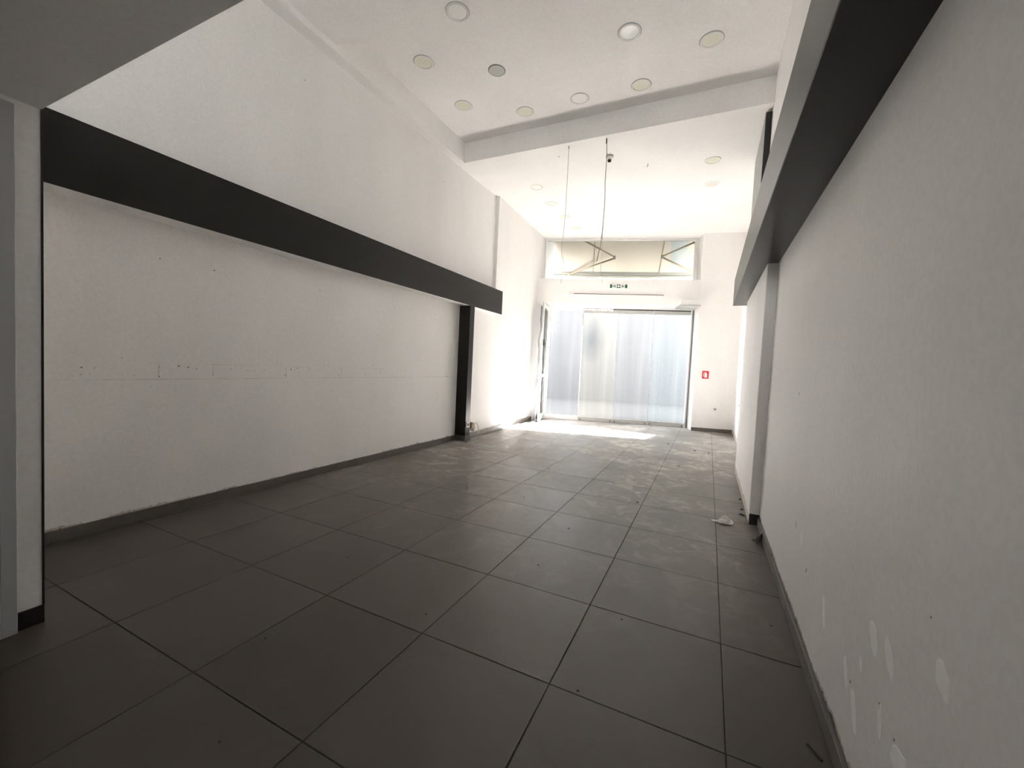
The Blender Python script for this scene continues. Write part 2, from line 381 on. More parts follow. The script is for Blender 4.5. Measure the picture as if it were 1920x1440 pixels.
mb = FB().fbox(-1.86, 1.62, -0.40, 0.12, 2.65, 3.19)
wh = struct(mb.build('wall_front', M['wall'], bevel=0.003), 'off-white bulkhead between glass doors and the high window')
struct(FB().fbox(-2.3, 2.55, -0.02, 0.25, 4.20, 5.6).build('wall_front_upper', M['outside_wall']), 'outer wall above the high window')

# ------------------------------------------------------------------ ceiling
ZF = 4.175
ce = MB()
ce.box(-2.0, -1.72, -3.4, 3.72, 4.11, 4.8)
ce.box(-1.72, 2.3, -3.4, 1.44, 4.172, 4.8)
ce.box(-1.72, 2.3, 1.44, 3.72, 4.39, 4.8)
fy = lambda x: P0.y + (x-P0.x)*math.tan(FA)
ce.hexa([(-2.2, 3.72, 4.11), (2.4, 3.72, 4.11), (2.4, fy(2.4)+0.1, ZF), (-2.2, fy(-2.2)+0.1, ZF), (-2.2, 3.72, 4.8), (2.4, 3.72, 4.8), (2.4, fy(2.4)+0.1, 4.8), (-2.2, fy(-2.2)+0.1, 4.8)])
struct(ce.build('ceiling', M['ceiling']), 'white plasterboard ceiling with a long sunken bay')
struct(MB().box(-1.85, 2.12, -3.4, -0.742, 2.162, 2.49).build('ceiling_low', M['ceiling']), 'low flat ceiling overhead at the near left')

# ------------------------------------------------------------------ beams and post
bl = MB().box(-1.86, -1.665, -0.75, 5.02, 2.085, 2.488).build('trim_1', [M['black'], M['wall']], bevel=0.002)
for p_ in bl.data.polygons: p_.material_index = 1 if p_.normal.z < -0.9 else 0
struct(bl, 'long charcoal box beam on the left wall')
po = MB().box(-1.86, -1.660, 3.958, 4.09, 0.085, 2.09).build('trim_2', M['black'], bevel=0.002)
struct(po, 'charcoal post holding up the end of the left beam')
child(MB().box(-1.86, -1.652, 3.950, 4.098, 0, 0.085), 'skirting', M['skirt'], po, bevel=0.002)
struct(MB().box(1.902, 2.13, -3.4, 4.66, 2.12, 2.462).build('trim_3', M['black'], bevel=0.003), 'charcoal box beam along the top of the right wall')

# ------------------------------------------------------------------ skirtings, piece by piece
def skirting(name, pts, h, th, mat, label, step=0.6, side=1, phase=0.0):
    a, b = Vector((*pts[0], 0)), Vector((*pts[1], 0)); L = (b-a).length; t = (b-a).normalized(); n = Vector((-t.y, t.x, 0))*side
    root = struct(empty(name, a), label); x = -phase
    while x < L-0.01:
        x0, x1 = max(0, x)+0.001, min(L, x+step)-0.001
        if x1-x0 > 0.01:
            k = random.uniform(0, 0.0025); hh = h+random.uniform(-0.002, 0.002)
            c = [a+t*x0, a+t*x1, a+t*x1+n*(th+k), a+t*x0+n*(th+k)]
            o = MB().prism([(p.x, p.y) for p in c], 0.0, hh)
            child(o, 'skirting_tile', mat, root, bevel=0.0015)
        x += step
    return root
skirting('baseboard_left', ((XL, -0.74), (XL, 3.95)), 0.075, 0.012, M['skirt'], 'dark skirting tiles along the left wall', side=-1, phase=0.3)
skirting('baseboard_left_far', ((-1.79, 4.10), (-1.79, 4.98)), 0.08, 0.012, M['skirt_lit'], 'grey skirting behind the charcoal post, daylight painted into its tone', side=-1)
skirting('baseboard_left_end', (LF0, (-1.90, 7.05)), 0.08, 0.012, M['skirt_lit'], 'grey skirting tiles running to the glass front, painted in a lit tone', side=-1, phase=0.2)
skirting('baseboard_right', ((XR, -3.38), (XR, 2.42)), 0.07, 0.014, M['skirt'], 'grey skirting tiles along the near right wall', phase=0.4)
skirting('baseboard_pier', ((2.046, 2.42), (2.12, 2.42)), 0.085, 0.012, M['skirt_black'], 'black skirting on the end of the right wall strip', side=-1)
skirting('baseboard_front', ((P1.x, P1.y), (P2.x-0.1, P2.y-0.02)), 0.075, 0.012, M['skirt'], 'dark skirting under the red fire sign', side=-1)
skirting('baseboard_left_near', ((-0.865, -3.38), (-0.865, -0.738)), 0.075, 0.010, M['skirt_black'], 'black skirting at the foot of the near left corner', side=-1, phase=0.3)
struct(MB().box(-0.869, -0.861, -0.744, -0.737, 0.075, 2.162).build('trim_4', M['black_edge']), 'thin black bead down the near left corner')

# near-left framed door leaf at the edge of the view
d3 = empty('door_3', (-0.865, -0.82, 0)); struct(d3, 'blue-grey framed leaf at the left edge')
child(MB().box(-0.866, -0.838, -0.866, -0.82, 0.0, 2.135), 'stile', M['frame_grey'], d3, bevel=0.002)
child(MB().box(-0.866, -0.838, -1.70, -0.866, 0.0, 0.098), 'bottom_rail', M['frame_grey'], d3, bevel=0.002)
child(MB().box(-0.866, -0.838, -1.70, -0.866, 2.04, 2.135), 'top_rail', M['frame_grey'], d3, bevel=0.002)
child(MB().box(-0.866, -0.838, -1.746, -1.70, 0.0, 2.135), 'stile', M['frame_grey'], d3, bevel=0.002)
child(MB().box(-0.866, -0.855, -1.70, -0.866, 0.098, 2.04), 'panel', M['maroon'], d3)

# ------------------------------------------------------------------ wall marks
def disc(mb, c, rad, axis, nseg=9, squash=(1, 1), depth=0.0012, jag=0.0):
    vs_ = []
    for k in range(nseg):
        a = 2*math.pi*k/nseg; rr = rad*(1+random.uniform(-jag, jag))
        p, q = rr*squash[0]*math.cos(a), rr*squash[1]*math.sin(a)
        vs_.append((0, p, q))
    f0 = [(c[0], c[1]+p, c[2]+q) for _, p, q in vs_]; f1 = [(c[0]+axis*depth, c[1]+p*0.9, c[2]+q*0.9) for _, p, q in vs_]
    n = nseg
    return mb.add(f0+f1, [tuple(range(n, 2*n))]+[(i, (i+1) % n, n+(i+1) % n, n+i) for i in range(n)])
for y, z, rr in ((-0.294, 1.065, .008), (0.228, 1.084, .010), (0.29, 1.074, .009), (0.345, 1.063, .006), (0.463, 1.021, .006), (0.596, 1.066, .006), (1.133, 1.071, .009), (1.202, 1.082, .008), (1.335, 1.073, .006), (1.078, 1.015, .008),
                 (0.11, 1.008, .007), (0.872, 1.064, .005), (3.673, 0.995, .012), (2.498, 1.839, .008), (3.353, 1.87, .009), (0.107, 1.836, .009), (0.46, 1.834, .010), (1.428, 1.854, .008), (3.322, 1.80, .008), (3.45, 0.75, .008)):
    mb = disc(MB(), (XL, y, z), rr*0.62, 1, jag=0.3); child(mb, 'drill_hole', M['hole'], wl)
for y, z0, z1 in ((0.105, 1.00, 1.10), (0.462, 1.02, 1.11), (1.085, 0.99, 1.085), (1.72, 1.03, 1.10), (2.3, 1.02, 1.09), (3.65, 0.99, 1.06)):
    child(MB().box(XL, XL+0.0008, y-0.002, y+0.002, z0, z1), 'pencil_tick', M['pencil'], wl)
for y0, y1, z in ((0.05, 0.10, 1.105), (0.44, 0.84, 1.10), (1.09, 1.34, 1.095), (2.0, 2.25, 1.09)):
    child(MB().box(XL, XL+0.0008, y0, y1, z-0.001, z+0.001), 'pencil_line', M['pencil'], wl)
for y, z, a, b in ((1.206, 3.74, .008, .004), (3.411, 3.732, .010, .005), (4.261, 3.718, .006, .004)):
    child(disc(MB(), (XL, y, z), 1, 1, squash=(a, b), jag=0.3), 'scuff', M['mark'], wl)
# white filler on the near right wall
for y, z, a, b, rot in ((0.42, 0.337, .016, .060, .1), (-0.051, 0.52, .026, .042, .3), (-0.157, 0.534, .024, .046, .35), (0.135, 0.300, .018, .052, .25), (0.045, 0.245, .022, .058, .25), (-0.135, 0.352, .017, .048, .0),
                        (-0.391, 0.641, .026, .036, .2), (0.879, 0.454, .013, .038, .1), (-0.25, 0.345, .045, .03, .2), (0.02, 0.40, .012, .02, .2)):
    mb = MB(); n = 12; p0 = []; p1 = []
    for k in range(n):
        an = 2*math.pi*k/n; jj = 1+random.uniform(-.18, .18); yy, zz = a*jj*math.cos(an), b*jj*math.sin(an)
        ro = -0.30-0.8*rot; yy, zz = yy*math.cos(ro)-zz*math.sin(ro), yy*math.sin(ro)+zz*math.cos(ro)
        p0.append((XR, y+yy, z+zz)); p1.append((XR-0.0012, y+yy*.9, z+zz*.9))
    mb.add(p0+p1, [tuple(range(n, 2*n))]+[(i, (i+1) % n, n+(i+1) % n, n+i) for i in range(n)])
    child(mb, 'filler_patch', M['filler'], wr)
for y, z, a, b in ((1.02, 0.47, .002, .018), (0.74, 0.36, .003, .010), (-0.125, 0.385, .003, .010), (0.09, 0.30, .004, .004), (-0.33, 0.73, .002, .002), (-0.22, 0.375, .003, .003), (1.2, 1.13, .003, .008)):
    child(disc(MB(), (XR, y, z), 1, -1, squash=(a, b), jag=0.3), 'scuff', M['hole'], wr)

# ------------------------------------------------------------------ right upper panel
pn = tag(empty('wall_panel', (2.06, 4.4, 2.47)), 'tall grey panel with black front edge on the right wall above the beam', 'panel')
child(MB().box(2.058, 2.118, 3.86, 5.02, 2.47, 4.085), 'board', M['panel_grey'], pn, bevel=0.002)
child(MB().box(2.060, 2.119, 3.842, 3.860, 2.47, 4.09), 'front_edge', M['black_edge'], pn)

# ------------------------------------------------------------------ downlights
def downlight(x, y, z, kind, label, rad=0.105):
    t = tag(empty('downlight', (x, y, z)), label, 'ceiling light', 'round recessed ceiling lights')
    rm, dm = {'y': ('ring', 'diff_y'), 'w': ('ring', 'diff_w'), 'g': (None, 'diff_g'), 'gw': ('ring_g', 'diff_w'), 'd': ('ring', 'diff_d')}[kind]
    if kind == 'g':
        MB().lathe([(0.088, 0.0), (0.090, -0.004), (0.083, -0.007), (0.080, 0.0)], seg=36).build('trim_ring', M['diff_g'], t, origin=(0, 0, 0), smooth=True)
        MB().lathe([(0.0001, -0.003), (0.083, -0.003)], seg=36).build('diffuser', M['diff_g'], t, origin=(0, 0, 0), smooth=True)
        MB().lathe([(0.088, -0.0006), (0.094, -0.0006)], seg=36).build('shadow_gap', M['dark'], t, origin=(0, 0, 0))
        return t
    MB().lathe([(rad+0.0015, 0.0), (rad, -0.006), (rad-0.008, -0.009), (0.086, -0.007), (0.084, 0.0)], seg=40).build('trim_ring', M[rm], t, origin=(0, 0, 0), smooth=True)
    MB().lathe([(0.0001, -0.004), (0.060, -0.0038), (0.0845, -0.002)], seg=40).build('diffuser', M[dm], t, origin=(0, 0, 0), smooth=True)
    MB().lathe([(rad+0.001, -0.0006), (rad+0.0045, -0.0006)], seg=40).build('shadow_gap', M['wire'], t, origin=(0, 0, 0))
    return t
ZB = 4.389
for x, y, k, lb in ((-0.59, 1.775, 'gw', 'white ceiling light with glassy rim at the top edge of the view'),
                    (0.80, 2.585, 'gw', 'bright white ceiling light with glassy rim in the sunken bay'),
                    (1.50, 2.965, 'y', 'yellowed round ceiling light nearest the right wall in the sunken bay'),
                    (-1.275, 2.175, 'y', 'yellowed ceiling light nearest the left lip of the sunken bay'),
                    (-0.605, 2.575, 'g', 'plain grey round ceiling light without a white rim'),
                    (-1.275, 2.965, 'y', 'yellowed ceiling light in the far left corner of the sunken bay'),
                    (-0.61, 3.35, 'y', 'yellowish ceiling light by the far lip, second from its left corner'),
                    (0.095, 3.35, 'w', 'white ceiling light close to the middle of the far lip'),
                    (0.795, 3.37, 'y', 'yellowish ceiling light by the far lip, right of the middle one')):
    downlight(x, y, ZB, k, lb)
zf = lambda y: 4.11 + (ZF-4.11)*(y-3.72)/(fy(0)+0.1-3.72) - 0.001
for i, (x, y, k) in enumerate(((-1.05, 4.85, 'w'), (-1.055, 5.57, 'd'), (-1.06, 6.31, 'd'), (-1.06, 7.06, 'y'))):
    downlight(x, y, zf(y), k, ['white ceiling light nearest the viewer in the left row before the window', 'dull ceiling light, second in the left row before the window', 'dull ceiling light behind the left wire, third in the left row', 'small-looking yellowish ceiling light closest to the high window'][i])
for i, (x, y, k) in enumerate(((1.54, 4.84, 'y'), (1.54, 5.63, 'd'), (1.535, 6.42, 'w'), (1.54, 7.20, 'w'))):
    downlight(x, y, zf(y), k, ['yellowish ceiling light nearest the viewer in the right row of four', 'dull ceiling light, second in the right row of four', 'white ceiling light, third in the right row of four', 'white ceiling light at the far end of the right row'][i])

# ------------------------------------------------------------------ things hanging from the ceiling
def smooth_pts(pts, n=5):
    out = []
    P = [Vector(p) for p in pts]
    for i in range(len(P)-1):
        a, b, c, e = P[max(i-1, 0)], P[i], P[i+1], P[min(i+2, len(P)-1)]
        for k in range(n):
            t = k/n; out.append(0.5*((2*b)+(c-a)*t+(2*a-5*b+4*c-e)*t*t+(3*b-a-3*c+e)*t**3))
    return out+[P[-1]]
w1 = [(-0.164, 3.80, 4.112), (-0.163, 3.80, 3.717), (-0.165, 3.80, 3.236), (-0.183, 3.80, 2.891), (-0.191, 3.80, 2.767), (-0.162, 3.80, 2.646), (-0.142, 3.80, 2.561), (-0.170, 3.80, 2.402), (-0.174, 3.80, 2.332)]
t = tag(empty('hanging_wire', w1[0]), 'thin kinked wire hanging from the ceiling, the left of two', 'wire', 'loose wires hanging from the ceiling')
child(MB().tube(smooth_pts(w1), 0.0027, 6), 'wire', M['wire_thin'], t, smooth=True)
child(MB().tube([(-0.164, 3.80, 4.115), (-0.164, 3.80, 4.075)], 0.006, 6), 'ceiling_hook', M['wire'], t)
w2 = [(0.331, 3.80, 4.108), (0.344, 3.80, 3.883), (0.342, 3.80, 3.575), (0.351, 3.80, 3.31), (0.343, 3.80, 2.979), (0.334, 3.80, 2.847), (0.322, 3.80, 2.748), (0.301, 3.80, 2.649), (0.294, 3.80, 2.582)]
w3 = [(0.342, 3.80, 2.96), (0.345, 3.80, 2.90), (0.350, 3.80, 2.785), (0.348, 3.80, 2.584), (0.349, 3.80, 2.449), (0.367, 3.80, 2.367), (0.384, 3.80, 2.313)]
t = tag(empty('hanging_wire', w2[0]), 'darker cable hanging from the ceiling with a split end, the right of two', 'wire', 'loose wires hanging from the ceiling')
child(MB().tube(smooth_pts(w2), 0.0042, 6), 'cable', M['wire'], t, smooth=True)
child(MB().tube(smooth_pts(w3), 0.002, 6), 'split_strand', M['wire_thin'], t, smooth=True)
child(MB().tube([(0.331, 3.80, 4.115), (0.331, 3.80, 4.05)], 0.008, 6), 'ceiling_hook', M['dark'], t)
t = tag(empty('lamp_holder', (0.27, 4.25, zf(4.25))), 'small beige lamp holder on the ceiling beside the right wire', 'lamp holder')
MB().lathe([(0.0001, 0), (0.052, 0), (0.052, -0.014), (0.047, -0.018), (0.0001, -0.018)], seg=24).build('base', M['beige'], t, origin=(0, 0, 0), smooth=True)
MB().lathe([(0.045, -0.018), (0.045, -0.036), (0.030, -0.05), (0.0001, -0.05)], seg=24).build('collar', M['white'], t, origin=(0, 0, 0), smooth=True)
MB().lathe([(0.024, -0.05), (0.024, -0.072), (0.018, -0.072), (0.018, -0.055), (0.0001, -0.055)], seg=24).build('socket', M['brown'], t, origin=(0, 0, 0), smooth=True)
zz = zf(4.64)
t = tag(empty('ceiling_hook', (0.72, 4.64, zz)), 'tiny bare hook in the ceiling right of the lamp holder', 'hook')
child(MB().tube(smooth_pts([(0.72, 4.64, zz), (0.722, 4.64, zz-0.03), (0.715, 4.64, zz-0.045), (0.708, 4.64, zz-0.035)], 3), 0.003, 6), 'hook', M['wire'], t)
for x, y, lb in ((-0.38, 4.02, 'small dark screw hole in the ceiling left of the wires'), (1.98, 7.4, 'small dark screw hole in the ceiling beside the right wall')):
    o = MB().lathe([(0.0001, -0.001), (0.010, -0.001), (0.012, 0)], (x, y, zf(y)), 10).build('screw_hole', M['wire']); tag(o, lb, 'hole')

# ------------------------------------------------------------------ high window over the doors
wi = empty('window_1', F(0, 0, 3.19)); struct(wi, 'wide high window over the doors looking onto the awning')
fr = lambda *a: FB().fbox(*a)
child(fr(-1.80, 1.60, -0.03, 0.03, 3.19, 3.225), 'frame_rail', M['alu_white'], wi)
child(fr(-1.80, 1.62, -0.05, 0.03, 4.135, 4.19), 'frame_rail', M['alu_white'], wi)
child(fr(-1.80, -1.725, -0.03, 0.03, 3.225, 4.135), 'frame_stile', M['alu_white'], wi)
child(fr(1.545, 1.62, -0.03, 0.03, 3.225, 4.135), 'frame_stile', M['alu_white'], wi)
child(fr(-1.725, 1.545, -0.004, 0.004, 3.225, 4.135), 'pane', M['glass_clear'], wi)

# ------------------------------------------------------------------ glass doors
dr = empty('door_1', F(0, 0, 0)); struct(dr, 'wall of four tall hazy glass door panels with aluminium rails')
child(fr(-1.66, 1.62, -0.05, 0.06, 2.600, 2.652), 'head_track', M['alu_white'], dr, bevel=0.002)
child(fr(-1.70, -1.575, -0.06, 0.05, 0.0, 2.600), 'jamb', M['alu_white'], dr, bevel=0.003)
child(fr(1.565, 1.622, -0.05, 0.05, 0.0, 2.600), 'jamb', M['alu'], dr, bevel=0.003)
child(fr(1.590, 1.605, -0.053, -0.05, 0.0, 2.600), 'jamb_groove', M['dark'], dr)
child(fr(-1.575, -0.785, -0.02, 0.08, 0.0, 0.10), 'threshold', M['alu_white'], dr, bevel=0.003)
edges = [(-1.573, -0.792, 0.105, M['glass1']), (-0.778, -0.006, 0.0, M['glass2']), (0.0, 0.770, 0.0, M['glass3']), (0.777, 1.555, 0.0, M['glass4'])]
for k, (s0, s1, zb, gm) in enumerate(edges):
    o_ = 0.03 if k == 0 else 0.0
    rt = empty('glass_panel', F((s0+s1)/2, o_, 0) - dr.location, 0); rt.parent = dr
    rt.rotation_euler = (0, 0, FA); hw = (s1-s0)/2
    MB().box(-hw, hw, -0.006, 0.006, max(zb, 0.09), 2.50 if k else 2.545).build('pane', gm, rt, origin=(0, 0, 0))
    if k:
        MB().box(-hw, hw, -0.016, 0.016, 0.008, 0.092).build('bottom_rail', M['alu'], rt, origin=(0, 0, 0), bevel=0.002)
        MB().box(-hw, hw, -0.016, 0.016, 2.50, 2.575).build('top_rail', M['alu'], rt, origin=(0, 0, 0), bevel=0.002)
        MB().box(-hw, hw, -0.010, 0.012, 2.575, 2.60).build('brush_gap', M['dark'], rt, origin=(0, 0, 0))
        for q in (-1, 1):
            MB().box(q*(hw-0.045)-0.008, q*(hw-0.045)+0.008, -0.020, -0.016, 0.012, 0.052).build('floor_bolt', M['dark'], rt, origin=(0, 0, 0))
        MB().box(-hw-0.0045, -hw+0.0005, -0.007, 0.007, 0.09, 2.50).build('edge_seal', M['alu'], rt, origin=(0, 0, 0))
    else:
        MB().box(-hw, hw, -0.02, 0.02, 2.545, 2.60).build('top_rail', M['alu_white'], rt, origin=(0, 0, 0), bevel=0.002)
        MB().box(hw-0.004, hw+0.006, -0.012, 0.012, 0.105, 2.55).build('edge_seal', M['alu'], rt, origin=(0, 0, 0))
        MB().box(-hw, -hw+0.03, -0.018, 0.018, 0.105, 2.545).build('stile', M['alu_white'], rt, origin=(0, 0, 0))
        MB().box(-hw+0.004, -hw+0.024, -0.05, -0.018, 1.66, 1.70).build('lock', M['foam'], rt, origin=(0, 0, 0))
# torn protective tape along the top of the second panel
mb = MB(); n = 26; top = []; bot = []
for k in range(n):
    s = -0.84+0.72*k/(n-1); top.append(F(s, -0.022-0.006*random.random(), 2.585+0.012*random.random())); bot.append(F(s, -0.024-0.012*random.random(), 2.53+0.03*random.random()))
mb.add(top+bot, [(i, i+1, n+i+1, n+i) for i in range(n-1)])
tp = mb.build('masking_strip', M['paper'], origin=F(-0.48, -0.022, 2.53)); tag(tp, 'torn white masking strip along the top of the second glass panel', 'tape')
m_ = tp.modifiers.new('thick', 'SOLIDIFY'); m_.thickness = 0.002

# open leaf folded in along the left wall
hg = F(-1.60, -0.06, 0); ne = Vector((-1.612, 6.86, 0)); lv = (ne-hg); LL = lv.length; lz = math.atan2(lv.y, lv.x)
lf = empty('door_2', hg, lz); struct(lf, 'white framed door leaf standing open against the left wall')
B = lambda *a: MB().box(*a)
B(0.0, 0.05, -0.02, 0.02, 0.03, 2.60).build('stile', M['alu_white'], lf, origin=(0, 0, 0), bevel=0.003)
B(LL-0.055, LL, -0.02, 0.02, 0.03, 2.60).build('stile', M['alu_white'], lf, origin=(0, 0, 0), bevel=0.003)
B(0.05, LL-0.055, -0.018, 0.018, 0.03, 0.14).build('bottom_rail', M['alu_white'], lf, origin=(0, 0, 0), bevel=0.003)
B(0.05, LL-0.055, -0.018, 0.018, 2.50, 2.60).build('top_rail', M['alu_white'], lf, origin=(0, 0, 0), bevel=0.003)
B(0.05, LL-0.055, -0.018, 0.018, 0.98, 1.04).build('middle_rail', M['alu_white'], lf, origin=(0, 0, 0), bevel=0.003)
B(0.05, LL-0.055, -0.005, 0.005, 0.14, 2.50).build('pane', M['glass3'], lf, origin=(0, 0, 0))
B(LL-0.001, LL+0.004, -0.006, 0.006, 0.03, 2.60).build('edge_strip', M['alu'], lf, origin=(0, 0, 0))
hd = B(LL-0.045, LL-0.015, 0.02, 0.05, 1.66, 1.80).build('handle', M['dark'], lf, origin=(0, 0, 0), bevel=0.004)
B(LL-0.10, LL-0.02, 0.045, 0.058, 1.71, 1.735).build('lever', M['dark'], hd, origin=(0, 0, 0), bevel=0.003)

# plastic film hanging behind the leaf
mb = MB(); nu, nv = 14, 40
for v in range(nv+1):
    fv = v/nv; z = 2.50*(1-fv)+0.012
    wd = 0.02+0.10*min(1, fv*1.7)+0.035*math.sin(fv*9)*fv+ (0.03 if fv > 0.9 else 0)
    for q in range(nu+1):
        fu = q/nu
        x = -1.645-wd*fu; yy = 6.87+0.05*math.sin(fu*7+fv*5)+0.03*math.sin(fu*15-fv*13)+0.02*math.sin(fv*31+fu*4)+0.10*fu
        x += 0.012*math.sin(fv*23+fu*6)
        mb.v.append((x, yy, z))
for v in range(nv):
    for q in range(nu):
        a = v*(nu+1)+q; mb.f.append((a, a+1, a+nu+2, a+nu+1)); mb.mi.append(0)
ps = mb.build('plastic_sheet', M['plastic'], smooth=True)
tag(ps, 'crumpled clear plastic sheet bunched between the open leaf and left wall', 'plastic sheet')
m_ = ps.modifiers.new('thick', 'SOLIDIFY'); m_.thickness = 0.001
mb = MB(); n = 22
for k in range(n):
    a = k/(n-1); c = Vector((-1.66-0.10*a, 6.76-1.0*a, 0.006+0.012*abs(math.sin(k*1.7)))); wdt = 0.03+0.022*math.sin(k*1.3)
    mb.v += [c+Vector((-wdt, 0, 0)), c+Vector((0, 0, 0.016+0.01*math.sin(k))), c+Vector((wdt, 0, -0.002))]
for k in range(n-1):
    for q in (0, 1): mb.f.append((3*k+q, 3*k+q+1, 3*k+q+4, 3*k+q+3)); mb.mi.append(0)
o = mb.build('plastic_strip', M['plastic']); tag(o, 'strip of plastic film lying on the sunlit floor by the left skirting', 'plastic sheet')
m_ = o.modifiers.new('thick', 'SOLIDIFY'); m_.thickness = 0.001

# ------------------------------------------------------------------ fittings on the front wall
def flat(pts, s0, z0, off, th=0.001):          # polygon in front-wall coordinates
    n = len(pts); f0 = [F(s0+a, -off, z0+b) for a, b in pts]; f1 = [F(s0+a, -off-th, z0+b) for a, b in pts]
    return MB().add(f0+f1, [tuple(range(n)), tuple(range(n, 2*n))]+[(i, (i+1) % n, n+(i+1) % n, n+i) for i in range(n)])
rect = lambda a0, a1, b0, b1: [(a0, b0), (a1, b0), (a1, b1), (a0, b1)]
es = tag(empty('exit_sign', F(-0.06, -0.40, 2.985)), 'slim green and white emergency exit sign over the doors', 'sign')
zc = 3.034
child(FB().fbox(-0.246, 0.124, -0.412, -0.40, zc-0.046, zc+0.046), 'backing', M['sign_white'], es, bevel=0.002)
child(flat(rect(-0.183, -0.136, -0.038, 0.038), -0.06, zc, 0.412), 'green_end', M['green'], es)
child(flat(rect(0.136, 0.183, -0.038, 0.038), -0.06, zc, 0.412), 'green_end', M['green'], es)
for sg in (-1, 1):
    arrow = [(sg*x, y) for x, y in ((0.125, 0.0), (0.105, 0.024), (0.105, 0.008), (0.086, 0.008), (0.086, -0.008), (0.105, -0.008), (0.105, -0.024))]
    child(flat(arrow, -0.06, zc, 0.412), 'arrow', M['green'], es)
    man = [(sg*x, y) for x, y in ((0.086, 0.034), (0.074, 0.036), (0.070, 0.020), (0.062, 0.010), (0.068, -0.004), (0.060, -0.036), (0.068, -0.036), (0.076, -0.012), (0.084, -0.036), (0.090, -0.034), (0.082, 0.004))]
    child(flat(man, -0.06, zc, 0.4122), 'running_figure', M['sign_dark'], es)
child(flat(rect(-0.038, 0.038, -0.038, 0.038), -0.06, zc, 0.412), 'centre_square', M['sign_dark'], es)
k_, c_ = 0.011, 0.026
child(flat([(-k_, c_), (-k_, k_), (-c_, k_), (-c_, -k_), (-k_, -k_), (-k_, -c_), (k_, -c_), (k_, -k_), (c_, -k_), (c_, k_), (k_, k_), (k_, c_)], -0.06, zc, 0.413), 'cross', M['sign_white'], es)

sd_ = tag(empty('slot_diffuser', F(-0.11, -0.40, 2.84)), 'long thin white air slot with dark slit under the exit sign', 'air vent')
child(FB().fbox(-1.12, 0.90, -0.412, -0.40, 2.868, 2.888), 'upper_lip', M['white'], sd_)
child(FB().fbox(-1.12, 0.90, -0.416, -0.40, 2.834, 2.853), 'lower_lip', M['white'], sd_)
child(FB().fbox(-1.02, 0.89, -0.405, -0.40, 2.853, 2.868), 'slit', M['brown'], sd_)
child(FB().fbox(-1.12, -1.02, -0.410, -0.40, 2.853, 2.868), 'blank_end', M['white'], sd_)

cb = tag(empty('casing_box', F(1.40, -0.40, 2.6)), 'white casing box jutting out above the right end of the glass doors', 'casing')
child(FB().fbox(1.21, 1.60, -0.55, -0.402, 2.675, 2.75), 'upper_casing', M['white'], cb, bevel=0.003)
child(FB().fbox(1.20, 1.615, -0.565, -0.10, 2.615, 2.648), 'lower_tray', M['alu'], cb, bevel=0.003)
child(FB().fbox(1.21, 1.61, -0.56, -0.402, 2.648, 2.675), 'middle_band', M['white'], cb)

fs = tag(empty('fire_sign', F(1.83, -0.40, 1.12)), 'red fire extinguisher sign with white pictogram on the front wall', 'sign')
FO = 0.408
child(flat(rect(-0.066, 0.066, -0.083, 0.083), 1.835, 1.203, FO-0.002, 0.004), 'plate', M['red'], fs)
zo = FO+0.002
child(flat([(-0.022, -0.058), (0.026, -0.058), (0.026, 0.02), (0.018, 0.034), (-0.014, 0.034), (-0.022, 0.02)], 1.838, 1.203, zo), 'cylinder_mark', M['sign_white'], fs)
child(flat(rect(-0.006, 0.010, 0.034, 0.050), 1.838, 1.203, zo), 'valve_mark', M['sign_white'], fs)
child(flat([(-0.004, 0.050), (0.004, 0.056), (-0.030, 0.052), (-0.042, 0.030), (-0.046, -0.030), (-0.038, -0.040), (-0.034, -0.030), (-0.034, 0.026), (-0.024, 0.044)], 1.838, 1.203, zo), 'hose_mark', M['sign_white'], fs)
def socket(name, s, z, label, place):
    t = tag(empty(name, place(s, 0, z-0.042)), label, 'socket', 'white wall sockets')
    return t
t = tag(empty('wall_socket', F(2.06, -0.42, 0.447)), 'white round socket low on the front wall right of the doors', 'socket', 'white wall sockets')
child(FB().fbox(2.018, 2.104, -0.436, -0.425, 0.447, 0.533), 'plate', M['white'], t, bevel=0.004)
mb = MB(); n = 16
p0 = [F(2.061+0.026*math.cos(2*math.pi*k/n), -0.4365, 0.490+0.026*math.sin(2*math.pi*k/n)) for k in range(n)]
p1 = [F(2.061+0.022*math.cos(2*math.pi*k/n), -0.4375, 0.490+0.022*math.sin(2*math.pi*k/n)) for k in range(n)]
child(mb.add(p0+p1, [tuple(range(n, 2*n))]+[(i, (i+1) % n, n+(i+1) % n, n+i) for i in range(n)]), 'insert', M['wire_thin'], t)
o = FB().fbox(1.690, 1.755, -0.408, -0.396, 1.17, 1.245).build('switch_plate', M['white'], bevel=0.002); tag(o, 'blank white switch plate left of the red fire sign', 'switch plate')

def wall_socket_x(x, y, z, label, rot=0.0):
    t = tag(empty('wall_socket', (x, y, z-0.042)), label, 'socket', 'white wall sockets')
    child(MB().box(x, x+0.010, y-0.042, y+0.042, z-0.042, z+0.042), 'plate', M['white'], t, bevel=0.003)
    mb = MB(); n = 14; p0 = [(x+0.0102, y+0.026*math.cos(6.2832*k/n), z+0.026*math.sin(6.2832*k/n)) for k in range(n)]; p1 = [(x+0.0115, y+0.022*math.cos(6.2832*k/n), z+0.022*math.sin(6.2832*k/n)) for k in range(n)]
    child(mb.add(p0+p1, [tuple(range(n, 2*n))]+[(i, (i+1) % n, n+(i+1) % n, n+i) for i in range(n)]), 'insert', M['dark'], t)
wall_socket_x(-1.660, 4.025, 0.252, 'white socket plate on the charcoal post near the floor')
wall_socket_x(-1.852, 6.15, 0.192, 'white socket low on the left wall near the glass front')

